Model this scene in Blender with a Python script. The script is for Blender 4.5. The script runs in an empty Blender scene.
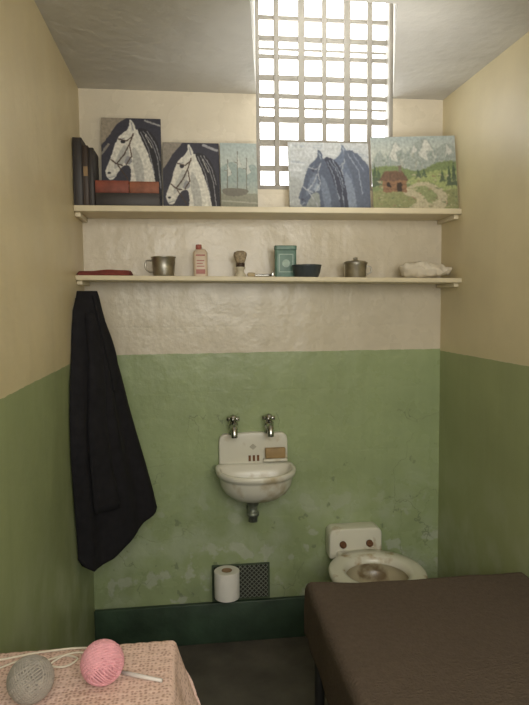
import bpy, bmesh, math, random
import numpy as np
from mathutils import Vector, Matrix, noise
random.seed(7)
sc=bpy.context.scene
sc.view_settings.view_transform='Standard'
col=bpy.context.collection

# ---------------------------------------------------------------- camera
f=622.0
yaw=math.radians(7.1); pit=math.radians(4.4); roll=0.01
F=Vector((math.sin(yaw)*math.cos(pit),math.cos(yaw)*math.cos(pit),-math.sin(pit)))
R=Vector((math.cos(yaw),-math.sin(yaw),0)); U=R.cross(F)
R2=(R-roll*U).normalized(); U2=(U+roll*R).normalized()
m=Matrix((R2,U2,-F)).transposed().to_4x4(); m.translation=Vector((0.411,-2.624,1.464))
cam=bpy.data.cameras.new('camera'); co=bpy.data.objects.new('camera',cam); col.objects.link(co)
co.matrix_world=m; cam.sensor_fit='VERTICAL'; cam.sensor_height=32; cam.lens=f/705*32
cam.clip_start=0.02
sc.camera=co

# ---------------------------------------------------------------- materials
def newmat(name):
    mt=bpy.data.materials.new(name); mt.use_nodes=True
    nt=mt.node_tree; b=nt.nodes['Principled BSDF']
    return mt,nt,b
def mat(name,colr,rough=.6,metal=0,var=.12,scale=12,bump=0,bscale=40,emit=None,dist=.01,spec=.5):
    mt,nt,b=newmat(name)
    b.inputs['Roughness'].default_value=rough; b.inputs['Metallic'].default_value=metal; b.inputs['Specular IOR Level'].default_value=spec
    tc=nt.nodes.new('ShaderNodeTexCoord')
    n=nt.nodes.new('ShaderNodeTexNoise'); n.inputs['Scale'].default_value=scale; n.inputs['Detail'].default_value=5
    nt.links.new(tc.outputs['Object'],n.inputs['Vector'])
    r=nt.nodes.new('ShaderNodeValToRGB')
    c=Vector(colr)
    r.color_ramp.elements[0].position=.3; r.color_ramp.elements[1].position=.7
    r.color_ramp.elements[0].color=(*(c*(1-var)),1); r.color_ramp.elements[1].color=(*(c*(1+var)),1)
    nt.links.new(n.outputs['Fac'],r.inputs['Fac']); nt.links.new(r.outputs['Color'],b.inputs['Base Color'])
    if bump:
        n2=nt.nodes.new('ShaderNodeTexNoise'); n2.inputs['Scale'].default_value=bscale; n2.inputs['Detail'].default_value=4
        nt.links.new(tc.outputs['Object'],n2.inputs['Vector'])
        bp=nt.nodes.new('ShaderNodeBump'); bp.inputs['Strength'].default_value=bump; bp.inputs['Distance'].default_value=dist
        nt.links.new(n2.outputs['Fac'],bp.inputs['Height']); nt.links.new(bp.outputs['Normal'],b.inputs['Normal'])
    if emit:
        b.inputs['Emission Color'].default_value=(*colr,1); b.inputs['Emission Strength'].default_value=emit
    return mt
def stained(name,colr,stain,thr=.58,scale=9,rough=.25):
    mt,nt,b=newmat(name); b.inputs['Roughness'].default_value=rough
    tc=nt.nodes.new('ShaderNodeTexCoord'); n=nt.nodes.new('ShaderNodeTexNoise'); n.inputs['Scale'].default_value=scale; n.inputs['Detail'].default_value=7
    nt.links.new(tc.outputs['Object'],n.inputs['Vector'])
    r=nt.nodes.new('ShaderNodeValToRGB'); r.color_ramp.elements[0].position=thr; r.color_ramp.elements[1].position=thr+.12
    r.color_ramp.elements[0].color=(*colr,1); r.color_ramp.elements[1].color=(*stain,1)
    nt.links.new(n.outputs['Fac'],r.inputs['Fac']); nt.links.new(r.outputs['Color'],b.inputs['Base Color'])
    return mt
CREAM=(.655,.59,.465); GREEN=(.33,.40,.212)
def wallmat(name,split,cream=CREAM,green=GREEN,lines=True,chips=True,bmp=.30,rough=.28):
    """two-tone glossy institutional paint: cream over green, split at a height, lumpy, streaks, cracks and chips"""
    mt,nt,b=newmat(name); N=nt.nodes; L=nt.links
    g=N.new('ShaderNodeNewGeometry'); sx=N.new('ShaderNodeSeparateXYZ'); L.new(g.outputs['Position'],sx.inputs[0])
    def noise_(s,d=5,stretch=None):
        n=N.new('ShaderNodeTexNoise'); n.inputs['Scale'].default_value=s; n.inputs['Detail'].default_value=d
        if stretch:
            mp=N.new('ShaderNodeMapping'); mp.inputs['Scale'].default_value=stretch; L.new(g.outputs['Position'],mp.inputs['Vector']); L.new(mp.outputs[0],n.inputs['Vector'])
        else: L.new(g.outputs['Position'],n.inputs['Vector'])
        return n.outputs['Fac']
    def mth(op,a,bv):
        n=N.new('ShaderNodeMath'); n.operation=op
        for i,v in enumerate((a,bv)):
            if v is None: continue
            if isinstance(v,(int,float)): n.inputs[i].default_value=v
            else: L.new(v,n.inputs[i])
        return n.outputs[0]
    def ramp(fac,p0,p1,c0,c1):
        r=N.new('ShaderNodeValToRGB'); r.color_ramp.elements[0].position=p0; r.color_ramp.elements[1].position=p1
        r.color_ramp.elements[0].color=(*c0,1); r.color_ramp.elements[1].color=(*c1,1); L.new(fac,r.inputs['Fac']); return r.outputs['Color']
    def mix(fac,a,bv):
        x=N.new('ShaderNodeMix'); x.data_type='RGBA'; L.new(fac,x.inputs[0])
        for i,v in ((6,a),(7,bv)):
            if isinstance(v,tuple): x.inputs[i].default_value=(*v,1)
            else: L.new(v,x.inputs[i])
        return x.outputs[2]
    nz=noise_(3.0); nf=noise_(25)
    cr=ramp(nz,.3,.7,tuple(c*.92 for c in cream),tuple(c*1.05 for c in cream))
    gr=ramp(nz,.3,.7,tuple(c*.90 for c in green),tuple(c*1.08 for c in green))
    B=(0,0,0); Wt=(1,1,1)
    st=ramp(noise_(1.0,6,(22,22,1.6)),.52,.70,B,Wt)
    gr=mix(mth('MULTIPLY',st,.18),gr,tuple(c*.72 for c in green))
    st2=ramp(noise_(1.3,6,(14,14,1.1)),.55,.72,B,Wt)
    gr=mix(mth('MULTIPLY',st2,.16),gr,tuple(min(1,c*1.3+.03) for c in green))
    cr=mix(mth('MULTIPLY',st2,.10),cr,tuple(c*.86 for c in cream))
    patch=ramp(noise_(6,7),.46,.62,B,Wt)
    lowp=mth('MULTIPLY',patch,ramp(sx.outputs['Z'],.50,.85,Wt,B))
    gr2=mix(mth('MULTIPLY',lowp,.50),gr,(.44,.49,.37))
    chh=None
    if chips:
        zmask=ramp(sx.outputs['Z'],.42,.75,Wt,B)
        n=noise_(9,10); ch=ramp(n,.575,.61,B,Wt); chl=mth('MULTIPLY',ch,zmask); chh=chl
        gr2=mix(mth('MULTIPLY',chl,.60),gr2,(.50,.53,.44))
        grime=ramp(sx.outputs['Z'],.16,.60,Wt,B); gn=ramp(noise_(4,7),.42,.65,B,Wt)
        gr2=mix(mth('MULTIPLY',mth('MULTIPLY',grime,gn),.45),gr2,(.15,.18,.10))
        dk=ramp(noise_(16,10),.64,.67,B,Wt); dkl=mth('MULTIPLY',dk,ramp(sx.outputs['Z'],.75,1.0,Wt,B))
        gr2=mix(mth('MULTIPLY',dkl,.5),gr2,(.12,.15,.09))
        vo=N.new('ShaderNodeTexVoronoi'); vo.feature='DISTANCE_TO_EDGE'; vo.inputs['Scale'].default_value=3.2
        ad=N.new('ShaderNodeVectorMath'); ad.operation='ADD'; nn=N.new('ShaderNodeTexNoise'); nn.inputs['Scale'].default_value=5; nn.inputs['Detail'].default_value=6
        L.new(g.outputs['Position'],nn.inputs['Vector']); sc_=N.new('ShaderNodeVectorMath'); sc_.operation='SCALE'; sc_.inputs['Scale'].default_value=.35
        L.new(nn.outputs['Color'],sc_.inputs[0]); L.new(g.outputs['Position'],ad.inputs[0]); L.new(sc_.outputs[0],ad.inputs[1]); L.new(ad.outputs[0],vo.inputs['Vector'])
        ck=mth('LESS_THAN',vo.outputs['Distance'],.006); ckm=mth('MULTIPLY',mth('MULTIPLY',ck,ramp(noise_(2.5,4),.50,.56,B,Wt)),mth('LESS_THAN',sx.outputs['Z'],1.0))
        gr2=mix(mth('MULTIPLY',ckm,.5),gr2,(.14,.17,.10))
    zz=mth('ADD',sx.outputs['Z'],mth('MULTIPLY',mth('SUBTRACT',nf,.5),.008))
    top=mth('GREATER_THAN',zz,split)
    base=mix(top,gr2,cr)
    L.new(base,b.inputs['Base Color'])
    L.new(mth('ADD',mth('MULTIPLY',noise_(7,5),.30),rough-.15),b.inputs['Roughness'])
    h=mth('ADD',mth('MULTIPLY',noise_(60,3),.12),mth('MULTIPLY',noise_(9,5),.8))
    h=mth('ADD',h,mth('MULTIPLY',noise_(5,3,(1,1,.35)),1.5))
    if chh is not None: h=mth('SUBTRACT',h,mth('MULTIPLY',chh,.12))
    if lines:
        w=mth('FRACT',mth('ADD',mth('MULTIPLY',sx.outputs['Z'],3.6),mth('MULTIPLY',noise_(2),.12)),None)
        ln=mth('LESS_THAN',w,.03); h=mth('SUBTRACT',h,mth('MULTIPLY',ln,.18))
    bp=N.new('ShaderNodeBump'); bp.inputs['Strength'].default_value=bmp; bp.inputs['Distance'].default_value=.02
    L.new(h,bp.inputs['Height']); L.new(bp.outputs['Normal'],b.inputs['Normal'])
    return mt

# ---------------------------------------------------------------- mesh helpers
WL={}
def mk(name,verts,faces,mt=None,parent=None,smooth=False,bevel=0,sub=0,label=None,origin=None,seg=2):
    V=[Vector(v) for v in verts]
    xs=[v.x for v in V]; ys=[v.y for v in V]; zs=[v.z for v in V]
    o=Vector(origin) if origin else Vector(((min(xs)+max(xs))/2,(min(ys)+max(ys))/2,min(zs)))
    me=bpy.data.meshes.new(name); me.from_pydata([v-o for v in V],[],faces); me.update()
    bm=bmesh.new(); bm.from_mesh(me); bmesh.ops.recalc_face_normals(bm,faces=bm.faces); bm.to_mesh(me); bm.free()
    ob=bpy.data.objects.new(name,me); ob.location=o; col.objects.link(ob); WL[ob.name]=o
    if mt:
        for q in (mt if isinstance(mt,list) else [mt]): me.materials.append(q)
    if smooth:
        for p in me.polygons: p.use_smooth=True
    if bevel:
        md=ob.modifiers.new('bevel','BEVEL'); md.width=bevel; md.segments=seg; md.limit_method='ANGLE'
        for p in me.polygons: p.use_smooth=True
    if sub:
        md=ob.modifiers.new('sub','SUBSURF'); md.levels=sub; md.render_levels=sub
    if parent: adopt(ob,parent)
    if label: ob['label']=label
    return ob
def adopt(ob,parent):
    ob.parent=parent; ob.matrix_parent_inverse=Matrix.Translation(-WL[parent.name])
def empty(name,loc,label,cat,group=None):
    e=bpy.data.objects.new(name,None); e.location=loc; e.empty_display_size=.05; col.objects.link(e); WL[e.name]=Vector(loc)
    top(e,label,cat,group); return e
def top(ob,label,cat,group=None):
    ob['label']=label; ob['category']=cat
    if group: ob['group']=group
    return ob
def structure(ob,label=None):
    ob['kind']='structure'
    if label: ob['label']=label
    return ob
def boxvf(x0,x1,y0,y1,z0,z1):
    v=[(x0,y0,z0),(x1,y0,z0),(x1,y1,z0),(x0,y1,z0),(x0,y0,z1),(x1,y0,z1),(x1,y1,z1),(x0,y1,z1)]
    return v,[(0,3,2,1),(4,5,6,7),(0,1,5,4),(1,2,6,5),(2,3,7,6),(3,0,4,7)]
def box(name,x0,x1,y0,y1,z0,z1,mt=None,parent=None,bevel=.002,**k):
    v,fc=boxvf(x0,x1,y0,y1,z0,z1); return mk(name,v,fc,mt,parent,bevel=bevel,**k)
def merge(parts):
    V=[];Fc=[]
    for v,fc in parts:
        o=len(V); V+=[tuple(q) for q in v]; Fc+=[tuple(i+o for i in q) for q in fc]
    return V,Fc
def loft(rings,cap0=True,cap1=True,closed=True):
    n=len(rings[0]); V=[p for r in rings for p in r]; Fc=[]
    for i in range(len(rings)-1):
        for j in range(n if closed else n-1):
            a=i*n+j; b=i*n+(j+1)%n; Fc.append((a,b,b+n,a+n))
    if cap0: Fc.append(tuple(range(n))[::-1])
    if cap1: Fc.append(tuple(range((len(rings)-1)*n,len(rings)*n)))
    return V,Fc
def lathevf(prof,c,seg=32,axis='z',cap0=True,cap1=True):
    rings=[]
    for r,h in prof:
        ring=[]
        for i in range(seg):
            a=2*math.pi*i/seg; u,v=r*math.cos(a),r*math.sin(a)
            if axis=='z': ring.append((c[0]+u,c[1]+v,c[2]+h))
            elif axis=='y': ring.append((c[0]+u,c[1]+h,c[2]+v))
            else: ring.append((c[0]+h,c[1]+u,c[2]+v))
        rings.append(ring)
    return loft(rings,cap0,cap1)
def tubevf(pts,rad,seg=8,closed=False):
    P=[Vector(p) for p in pts]; n=len(P); rings=[]; prev=None
    for i in range(n):
        if closed: t=(P[(i+1)%n]-P[i-1])
        else: t=P[min(i+1,n-1)]-P[max(i-1,0)]
        t.normalize()
        if prev is None:
            a=Vector((0,0,1)) if abs(t.z)<.9 else Vector((1,0,0)); nrm=t.cross(a).normalized()
        else:
            nrm=(prev-t*prev.dot(t)).normalized()
        prev=nrm; bn=t.cross(nrm); r=rad[i] if isinstance(rad,(list,tuple)) else rad
        rings.append([tuple(P[i]+(nrm*math.cos(2*math.pi*k/seg)+bn*math.sin(2*math.pi*k/seg))*r) for k in range(seg)])
    if closed: 
        rings.append(rings[0]); return loft(rings,False,False)
    return loft(rings)
def smoothpts(pts,n=8):
    P=[Vector(p) for p in pts]; out=[]
    for i in range(len(P)-1):
        p0=P[max(i-1,0)];p1=P[i];p2=P[i+1];p3=P[min(i+2,len(P)-1)]
        for k in range(n):
            t=k/n; out.append(.5*((2*p1)+(p2-p0)*t+(2*p0-5*p1+4*p2-p3)*t*t+(3*p1-p0-3*p2+p3)*t**3))
    out.append(P[-1]); return out
def softslab(x0,x1,y0,y1,z0,z1,nx=24,ny=16,amp=.006,fs=14,round_=.5,seed=0,hump=0):
    """closed pillow-like cloth slab with wrinkles"""
    V=[];Fc=[]
    def pt(i,j,side):
        u=i/nx;v=j/ny; x=x0+(x1-x0)*u; y=y0+(y1-y0)*v
        h=(z1-z0)
        k=min(1,min(min(u,1-u)*(x1-x0),min(v,1-v)*(y1-y0))/(h*round_+1e-6)); k=math.sqrt(max(0,1-(1-k)**2))
        zc=z0+h*.35
        nz=noise.noise(Vector((x*fs+seed,y*fs,side)))*amp
        hp=hump*noise.noise(Vector((x*fs*.6+seed*3,y*fs*.5,4)))*k
        if side==1: z=zc+(z1-zc)*k+nz*k+hp
        else: z=z0 + (zc-z0)*(1-k)
        return (x+noise.noise(Vector((x*9,y*9,seed)))*amp*.6,y+(hump*.5*noise.noise(Vector((x*30,seed,2))) if v<.5 else 0),z)
    for side in (1,0):
        for j in range(ny+1):
            for i in range(nx+1): V.append(pt(i,j,side))
    n=(nx+1)*(ny+1)
    for j in range(ny):
        for i in range(nx):
            a=j*(nx+1)+i; Fc.append((a,a+1,a+nx+2,a+nx+1)); Fc.append((n+a,n+a+nx+1,n+a+nx+2,n+a+1))
    b=[i for i in range(nx)]+[ (j)*(nx+1)+nx for j in range(ny)]+[ny*(nx+1)+nx-i for i in range(nx)]+[(ny-j)*(nx+1) for j in range(ny)]
    for k in range(len(b)):
        p=b[k];q=b[(k+1)%len(b)]; Fc.append((p,n+p,n+q,q))
    return V,Fc

W=1.52; H=2.331; FR=-3.2
# ---------------------------------------------------------------- materials in use
m_back=wallmat('painted_concrete_back',1.262)
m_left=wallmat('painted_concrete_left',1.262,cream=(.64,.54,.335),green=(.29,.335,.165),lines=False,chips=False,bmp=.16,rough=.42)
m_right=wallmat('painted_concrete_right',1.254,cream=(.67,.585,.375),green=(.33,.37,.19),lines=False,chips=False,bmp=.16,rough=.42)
m_ceil=mat('ceiling_plaster',(.55,.53,.48),.7,var=.08,scale=4,bump=.3,bscale=18,dist=.02)
m_floor=mat('worn_dark_concrete',(.110,.098,.082),.5,var=.30,scale=7,bump=.25,bscale=30)
m_bb=mat('dark_green_enamel',(.034,.062,.038),.45,var=.35,scale=8,bump=.4,bscale=20)
m_shelf=mat('cream_painted_wood',(.72,.64,.46),.45,var=.06,scale=10,bump=.1)
m_bars=mat('dull_grey_cream_bars',(.30,.28,.24),.6)
m_enamel=stained('aged_white_enamel',(.72,.70,.61),(.50,.42,.28),.54,9)
m_rust=mat('rust_brown',(.18,.08,.035),.8,var=.4,scale=60)
m_toilet=stained('stained_porcelain',(.72,.70,.60),(.42,.30,.16),.57,11)
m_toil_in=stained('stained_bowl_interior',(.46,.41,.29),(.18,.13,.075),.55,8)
m_chrome=mat('dull_chrome',(.50,.50,.48),.25,1,var=.15,scale=40)
m_tin=mat('dented_tin',(.42,.40,.35),.35,1,var=.25,scale=30,bump=.1)
m_pipe=mat('weathered_pipe',(.22,.24,.20),.45,.6,var=.4,scale=50)
m_black=mat('black_iron',(.022,.022,.022),.6)
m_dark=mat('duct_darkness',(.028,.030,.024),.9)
m_wool=mat('black_wool',(.0145,.0138,.0165),1,var=.2,scale=30,bump=.2,bscale=300,spec=.25)
m_blank=mat('brown_wool_blanket',(.122,.094,.074),1,var=.08,scale=60,bump=1.0,bscale=140,dist=.006,spec=.05)
m_matt=mat('striped_ticking',(.10,.085,.07),.9)
m_paper=mat('toilet_paper',(.80,.78,.73),.9,var=.03)
m_card=mat('cardboard',(.30,.2,.11),.9)

# ---------------------------------------------------------------- room shell
def quadwall(name,quads,mt,label):
    V=[];Fc=[]
    for q in quads: o=len(V); V+=q; Fc.append(tuple(range(o,o+len(q))))
    me=bpy.data.meshes.new(name); me.from_pydata(V,[],Fc); me.update(); me.materials.append(mt)
    ob=bpy.data.objects.new(name,me); col.objects.link(ob); structure(ob,label); WL[ob.name]=Vector((0,0,0)); return ob
wx0,wx1,wz0,wz1=.713,1.298,1.945,2.76
T=.12
def slab(name,x0,x1,y0,y1,z0,z1,mt,label):
    ob=box(name,x0,x1,y0,y1,z0,z1,mt,bevel=0); structure(ob,label); return ob
parts=[boxvf(-T,W+T,0,T,-.1,wz0),boxvf(-T,wx0,0,T,wz0,wz1+.1),boxvf(wx1,W+T,0,T,wz0,wz1+.1),boxvf(wx0,wx1,0,T,wz1,wz1+.1)]
V,Fc=merge(parts); structure(mk('wall_back',V,Fc,m_back),'back wall painted cream over pale green')
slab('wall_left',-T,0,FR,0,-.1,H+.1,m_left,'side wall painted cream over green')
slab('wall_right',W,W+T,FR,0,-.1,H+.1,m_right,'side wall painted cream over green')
slab('floor',0,W,FR,0,-.1,0,m_floor,'dark worn concrete floor')
fy=-.81; fx0,fx1=.605,1.035
quadwall('ceiling',[[(0,FR,H),(W,FR,H),(W,fy,H),(0,fy,H)],[(0,fy,H),(fx0,fy,H),(wx0,0,H),(0,0,H)],[(fx1,fy,H),(W,fy,H),(W,0,H),(wx1,0,H)]],m_ceil,'grey plaster ceiling')
quadwall('trim_lightwell',[[(fx0,fy,H),(fx1,fy,H),(wx1,0,wz1),(wx0,0,wz1)],[(fx0,fy,H),(wx0,0,H),(wx0,0,wz1)],[(fx1,fy,H),(wx1,0,wz1),(wx1,0,H)]],m_ceil,'sloping plaster sides of the light well')  # made-up recess, lets the reflected window rise past the ceiling line
structure(box('baseboard_back',0,W,-.022,0,0,.18,m_bb,bevel=.004),'dark green painted skirting')

# stand-in for a window reflected in glass: glowing pane, frame, bars
m_pane=mat('overexposed_daylight_glass',(.97,.985,1.0),.5,var=0,emit=6.0)  # glowing surface imitates the bright reflection
win=empty('window_1',((wx0+wx1)/2,.05,wz0),'barred window','window'); 
del win['category']; structure(win,'tall barred window with bright daylight behind a steel grid')
box('pane',wx0,wx1,.075,.085,wz0,wz1,m_pane,win,bevel=0)
fr=[boxvf(wx0,wx0+.016,.0,.06,wz0,wz1),boxvf(wx1-.016,wx1,.0,.06,wz0,wz1),boxvf(wx0+.016,wx1-.016,.0,.06,wz0,wz0+.018)]
V,Fc=merge(fr); mk('frame',V,Fc,m_bars,win,bevel=.002)
for x,w_ in ((.803,.011),(.909,.014),(1.007,.010),(1.105,.014),(1.203,.011)):
    box('bar',x-w_,x+w_,.020,.034,wz0,wz1,m_bars,win,bevel=.002)
for z,w_ in ((2.655,.009),(2.572,.011),(2.498,.009),(2.412,.012),(2.338,.010),(2.242,.013),(2.145,.014),(2.040,.012)):
    box('bar',wx0,wx1,.034,.048,z-w_,z+w_,m_bars,win,bevel=.002)
for z in (2.536,2.296):
    box('muntin',wx0,wx1,.055,.062,z-.005,z+.005,m_bars,win,bevel=0)  # thin bars stand in for the doubled reflection of the grid

# ---------------------------------------------------------------- shelves
def shelf(zl,zr,th,dep,label):
    v=[(0.001,-dep,zl-th),(W-.001,-dep,zr-th),(W-.001,0,zr-th),(0.001,0,zl-th),(0.001,-dep,zl),(W-.001,-dep,zr),(W-.001,0,zr),(0.001,0,zl)]
    e=empty('wall_shelf',(W/2,-.001,(zl+zr)/2-th),label,'shelf','cream wall shelves')
    mk('board',v,boxvf(0,1,0,1,0,1)[1],m_shelf,e,bevel=.002)
    for x0 in (.001,W-.021):
        z=zl if x0<.5 else zr
        box('cleat',x0,x0+.02,-dep+.03,-.001,z-th-.016,z-th,m_shelf,e,bevel=.001)
    return e
shelf(1.841,1.842,.022,.203,'upper cream painted wooden wall shelf holding paintings and books')
shelf(1.581,1.563,.018,.212,'lower cream painted wooden wall shelf holding toiletries')
SZ=1.842
def lz(x): return 1.581-(.018)*x/W+.0005

# ---------------------------------------------------------------- books
def book(name,x0,x1,y0,y1,z0,z1,spine,mt,label,group=None):
    e=empty('book',((x0+x1)/2,(y0+y1)/2,z0),label,'book',group)
    t=.003
    up=(z1-z0)>(x1-x0)
    if up: prt=[boxvf(x0,x0+t,y0,y1,z0,z1),boxvf(x1-t,x1,y0,y1,z0,z1),boxvf(x0+t,x1-t,y0,y0+t,z0,z1)]
    else: prt=[boxvf(x0,x1,y0,y1,z0,z0+t),boxvf(x0,x1,y0,y1,z1-t,z1),boxvf(x0,x1,y0,y0+t,z0+t,z1-t)]
    V,Fc=merge(prt); mk('cover',V,Fc,mt,e,bevel=.0008)
    if up: box('page_block',x0+t,x1-t,y0+t,y1-.004,z0+.004,z1-.004,m_paper,e,bevel=0)
    else: box('page_block',x0+.004,x1-.004,y0+t,y1-.004,z0+t,z1-t,m_paper,e,bevel=0)
    return e
m_bk1=mat('black_book_cloth',(.030,.024,.022),.5,var=.2)
m_bk2=mat('dark_brown_book_cloth',(.045,.028,.020),.5,var=.2)
m_bk3=mat('red_book_cloth',(.20,.050,.030),.6,var=.3,scale=30)
m_bk4=mat('orange_brown_book_cloth',(.25,.085,.045),.6,var=.3,scale=30)
book('book',.003,.036,-.195,-.05,SZ,2.090,'f',m_bk1,'tall black hardback book standing upright','books on the upper shelf')
b=book('book',.037,.058,-.193,-.05,SZ,2.062,'f',m_bk2,'dark brown hardback standing beside black book','books on the upper shelf')
b=book('book',.059,.077,-.190,-.05,SZ,2.055,'f',m_bk1,'thin black hardback standing beside brown book','books on the upper shelf')
box('spine_label',.040,.055,-.1937,-.1931,1.95,1.985,m_card,bpy.data.objects['book.001'],bevel=0)
book('book',.080,.318,-.190,-.085,SZ,SZ+.048,'f',m_bk1,'thick black book lying flat on the shelf','books on the upper shelf')
book('book',.080,.204,-.188,-.09,SZ+.0485,SZ+.094,'f',m_bk3,'small red book lying on a black book','books on the upper shelf')
book('book',.206,.316,-.186,-.09,SZ+.0485,SZ+.092,'f',m_bk4,'small orange-red book lying on a black book','books on the upper shelf')

# ---------------------------------------------------------------- paintings (colour stored on a fine mesh grid)
class Art:
    def __init__(s,x0,y0,x1,y1,n=150,bg=(.5,.5,.5),warp=.5):
        s.x0,s.y0,s.x1,s.y1=x0,y0,x1,y1; s.w=n; s.h=int(n*(y1-y0)/(x1-x0)); s.a=np.zeros((s.h,s.w,3)); s.a[:]=bg
        yy,xx=np.mgrid[0:s.h,0:s.w]; s.X=x0+(xx+.5)/s.w*(x1-x0); s.Y=y0+(yy+.5)/s.h*(y1-y0)
        wa=np.array([[noise.noise(Vector((px_*.4,py_*.4,1))) for px_ in s.X[0]] for py_ in s.Y[:,0]])
        wb=np.array([[noise.noise(Vector((px_*.4,py_*.4,7))) for px_ in s.X[0]] for py_ in s.Y[:,0]])
        s.X=s.X+wa*warp; s.Y=s.Y+wb*warp; s.wa=wa; s.wb=wb
    def grad(s,y0,y1,c0,c1):
        t=np.clip((s.Y-y0)/(y1-y0),0,1)[...,None]; mk_=((s.Y>=y0)&(s.Y<=y1)); g=np.array(c0)*(1-t)+np.array(c1)*t; s.a[mk_]=g[mk_]
    def poly(s,p,c):
        ins=np.zeros(s.X.shape,bool); n=len(p)
        for i in range(n):
            ax,ay=p[i]; bx,by=p[(i+1)%n]
            if ay==by: continue
            cnd=((ay>s.Y)!=(by>s.Y))&(s.X<(bx-ax)*(s.Y-ay)/(by-ay)+ax); ins^=cnd
        s.a[ins]=c
    def curve(s,p,c,n=6):
        out=[]; k=len(p); P=[np.array(q,float) for q in p]
        for i in range(k):
            p0,p1,p2,p3=P[i-1],P[i],P[(i+1)%k],P[(i+2)%k]
            for j in range(n):
                t=j/n; out.append(tuple(.5*((2*p1)+(p2-p0)*t+(2*p0-5*p1+4*p2-p3)*t*t+(3*p1-p0-3*p2+p3)*t**3)))
        s.poly(out,c)
    def line(s,p,wd,c):
        for i in range(len(p)-1):
            a=np.array(p[i],float); b=np.array(p[i+1],float); d=b-a; L=max((d*d).sum(),1e-9)
            t=np.clip(((s.X-a[0])*d[0]+(s.Y-a[1])*d[1])/L,0,1)
            q=np.hypot(s.X-a[0]-t*d[0],s.Y-a[1]-t*d[1]); s.a[q<wd/2]=c
    def blob(s,x,y,r,c,ry=None):
        ry=ry or r; s.a[((s.X-x)/r)**2+((s.Y-y)/ry)**2<1]=c
    def finish(s,k=.04,fade=.10,to=(.72,.70,.66),blur=2):
        for _ in range(blur):
            p=np.pad(s.a,((1,1),(1,1),(0,0)),'edge'); s.a=(s.a*2+p[:-2,1:-1]+p[2:,1:-1]+p[1:-1,:-2]+p[1:-1,2:])/6
        rng=np.random.RandomState(3); s.a*=1+k*(rng.rand(*s.a.shape[:2],1)-.5)*2
        s.a*=(1+.14*s.wb)[...,None]
        s.a=s.a*(1-fade)+np.array(to)*fade  # pale glare haze mixed into the paint colours
def painting(art,x0,y0_,x1,y1_,z0,z1,lean,label,th=.012):
    w,h=art.w,art.h; V=[];Fc=[]
    A=Vector((x0,y0_,z0)); B=Vector((x1,y1_,z0)); up=Vector((0,lean,z1-z0)); ex=B-A; nb=ex.cross(up).normalized(); 
    if nb.y>0: nb=-nb
    for j in range(h+1):
        for i in range(w+1): V.append(A+ex*(i/w)+up*(1-j/h))
    for j in range(h):
        for i in range(w):
            a=j*(w+1)+i; Fc.append((a,a+w+1,a+w+2,a+1))
    nf=len(Fc); o=len(V)
    for base in (nb*-.0005,nb*-th):
        V+=[A+base,B+base,B+up+base,A+up+base]
    Fc+=[(o,o+1,o+5,o+4),(o+1,o+2,o+6,o+5),(o+2,o+3,o+7,o+6),(o+3,o,o+4,o+7),(o+4,o+5,o+6,o+7)]
    me=bpy.data.meshes.new('painting'); org=(A+B)/2; me.from_pydata([v-org for v in V],[],Fc); me.update()
    at=me.color_attributes.new('paint','FLOAT_COLOR','CORNER')
    buf=np.ones((len(me.loops),4)); buf[:]=(.35,.3,.22,1)
    c=np.clip(art.a.reshape(-1,3),0,1)**2.2
    buf[:nf*4,:3]=np.repeat(c,4,axis=0)
    at.data.foreach_set('color',buf.ravel())
    me.materials.append(m_paint)
    ob=bpy.data.objects.new('painting',me); ob.location=org; col.objects.link(ob); WL[ob.name]=org
    top(ob,label,'painting','paintings on the upper shelf'); return ob
m_paint,nt,b=newmat('oil_paint_on_board'); b.inputs['Roughness'].default_value=.45
at=nt.nodes.new('ShaderNodeAttribute'); at.attribute_name='paint'; nt.links.new(at.outputs['Color'],b.inputs['Base Color'])
nz=nt.nodes.new('ShaderNodeTexNoise'); nz.inputs['Scale'].default_value=250; bp=nt.nodes.new('ShaderNodeBump'); bp.inputs['Strength'].default_value=.15; bp.inputs['Distance'].default_value=.002
nt.links.new(nz.outputs['Fac'],bp.inputs['Height']); nt.links.new(bp.outputs['Normal'],b.inputs['Normal'])

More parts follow.
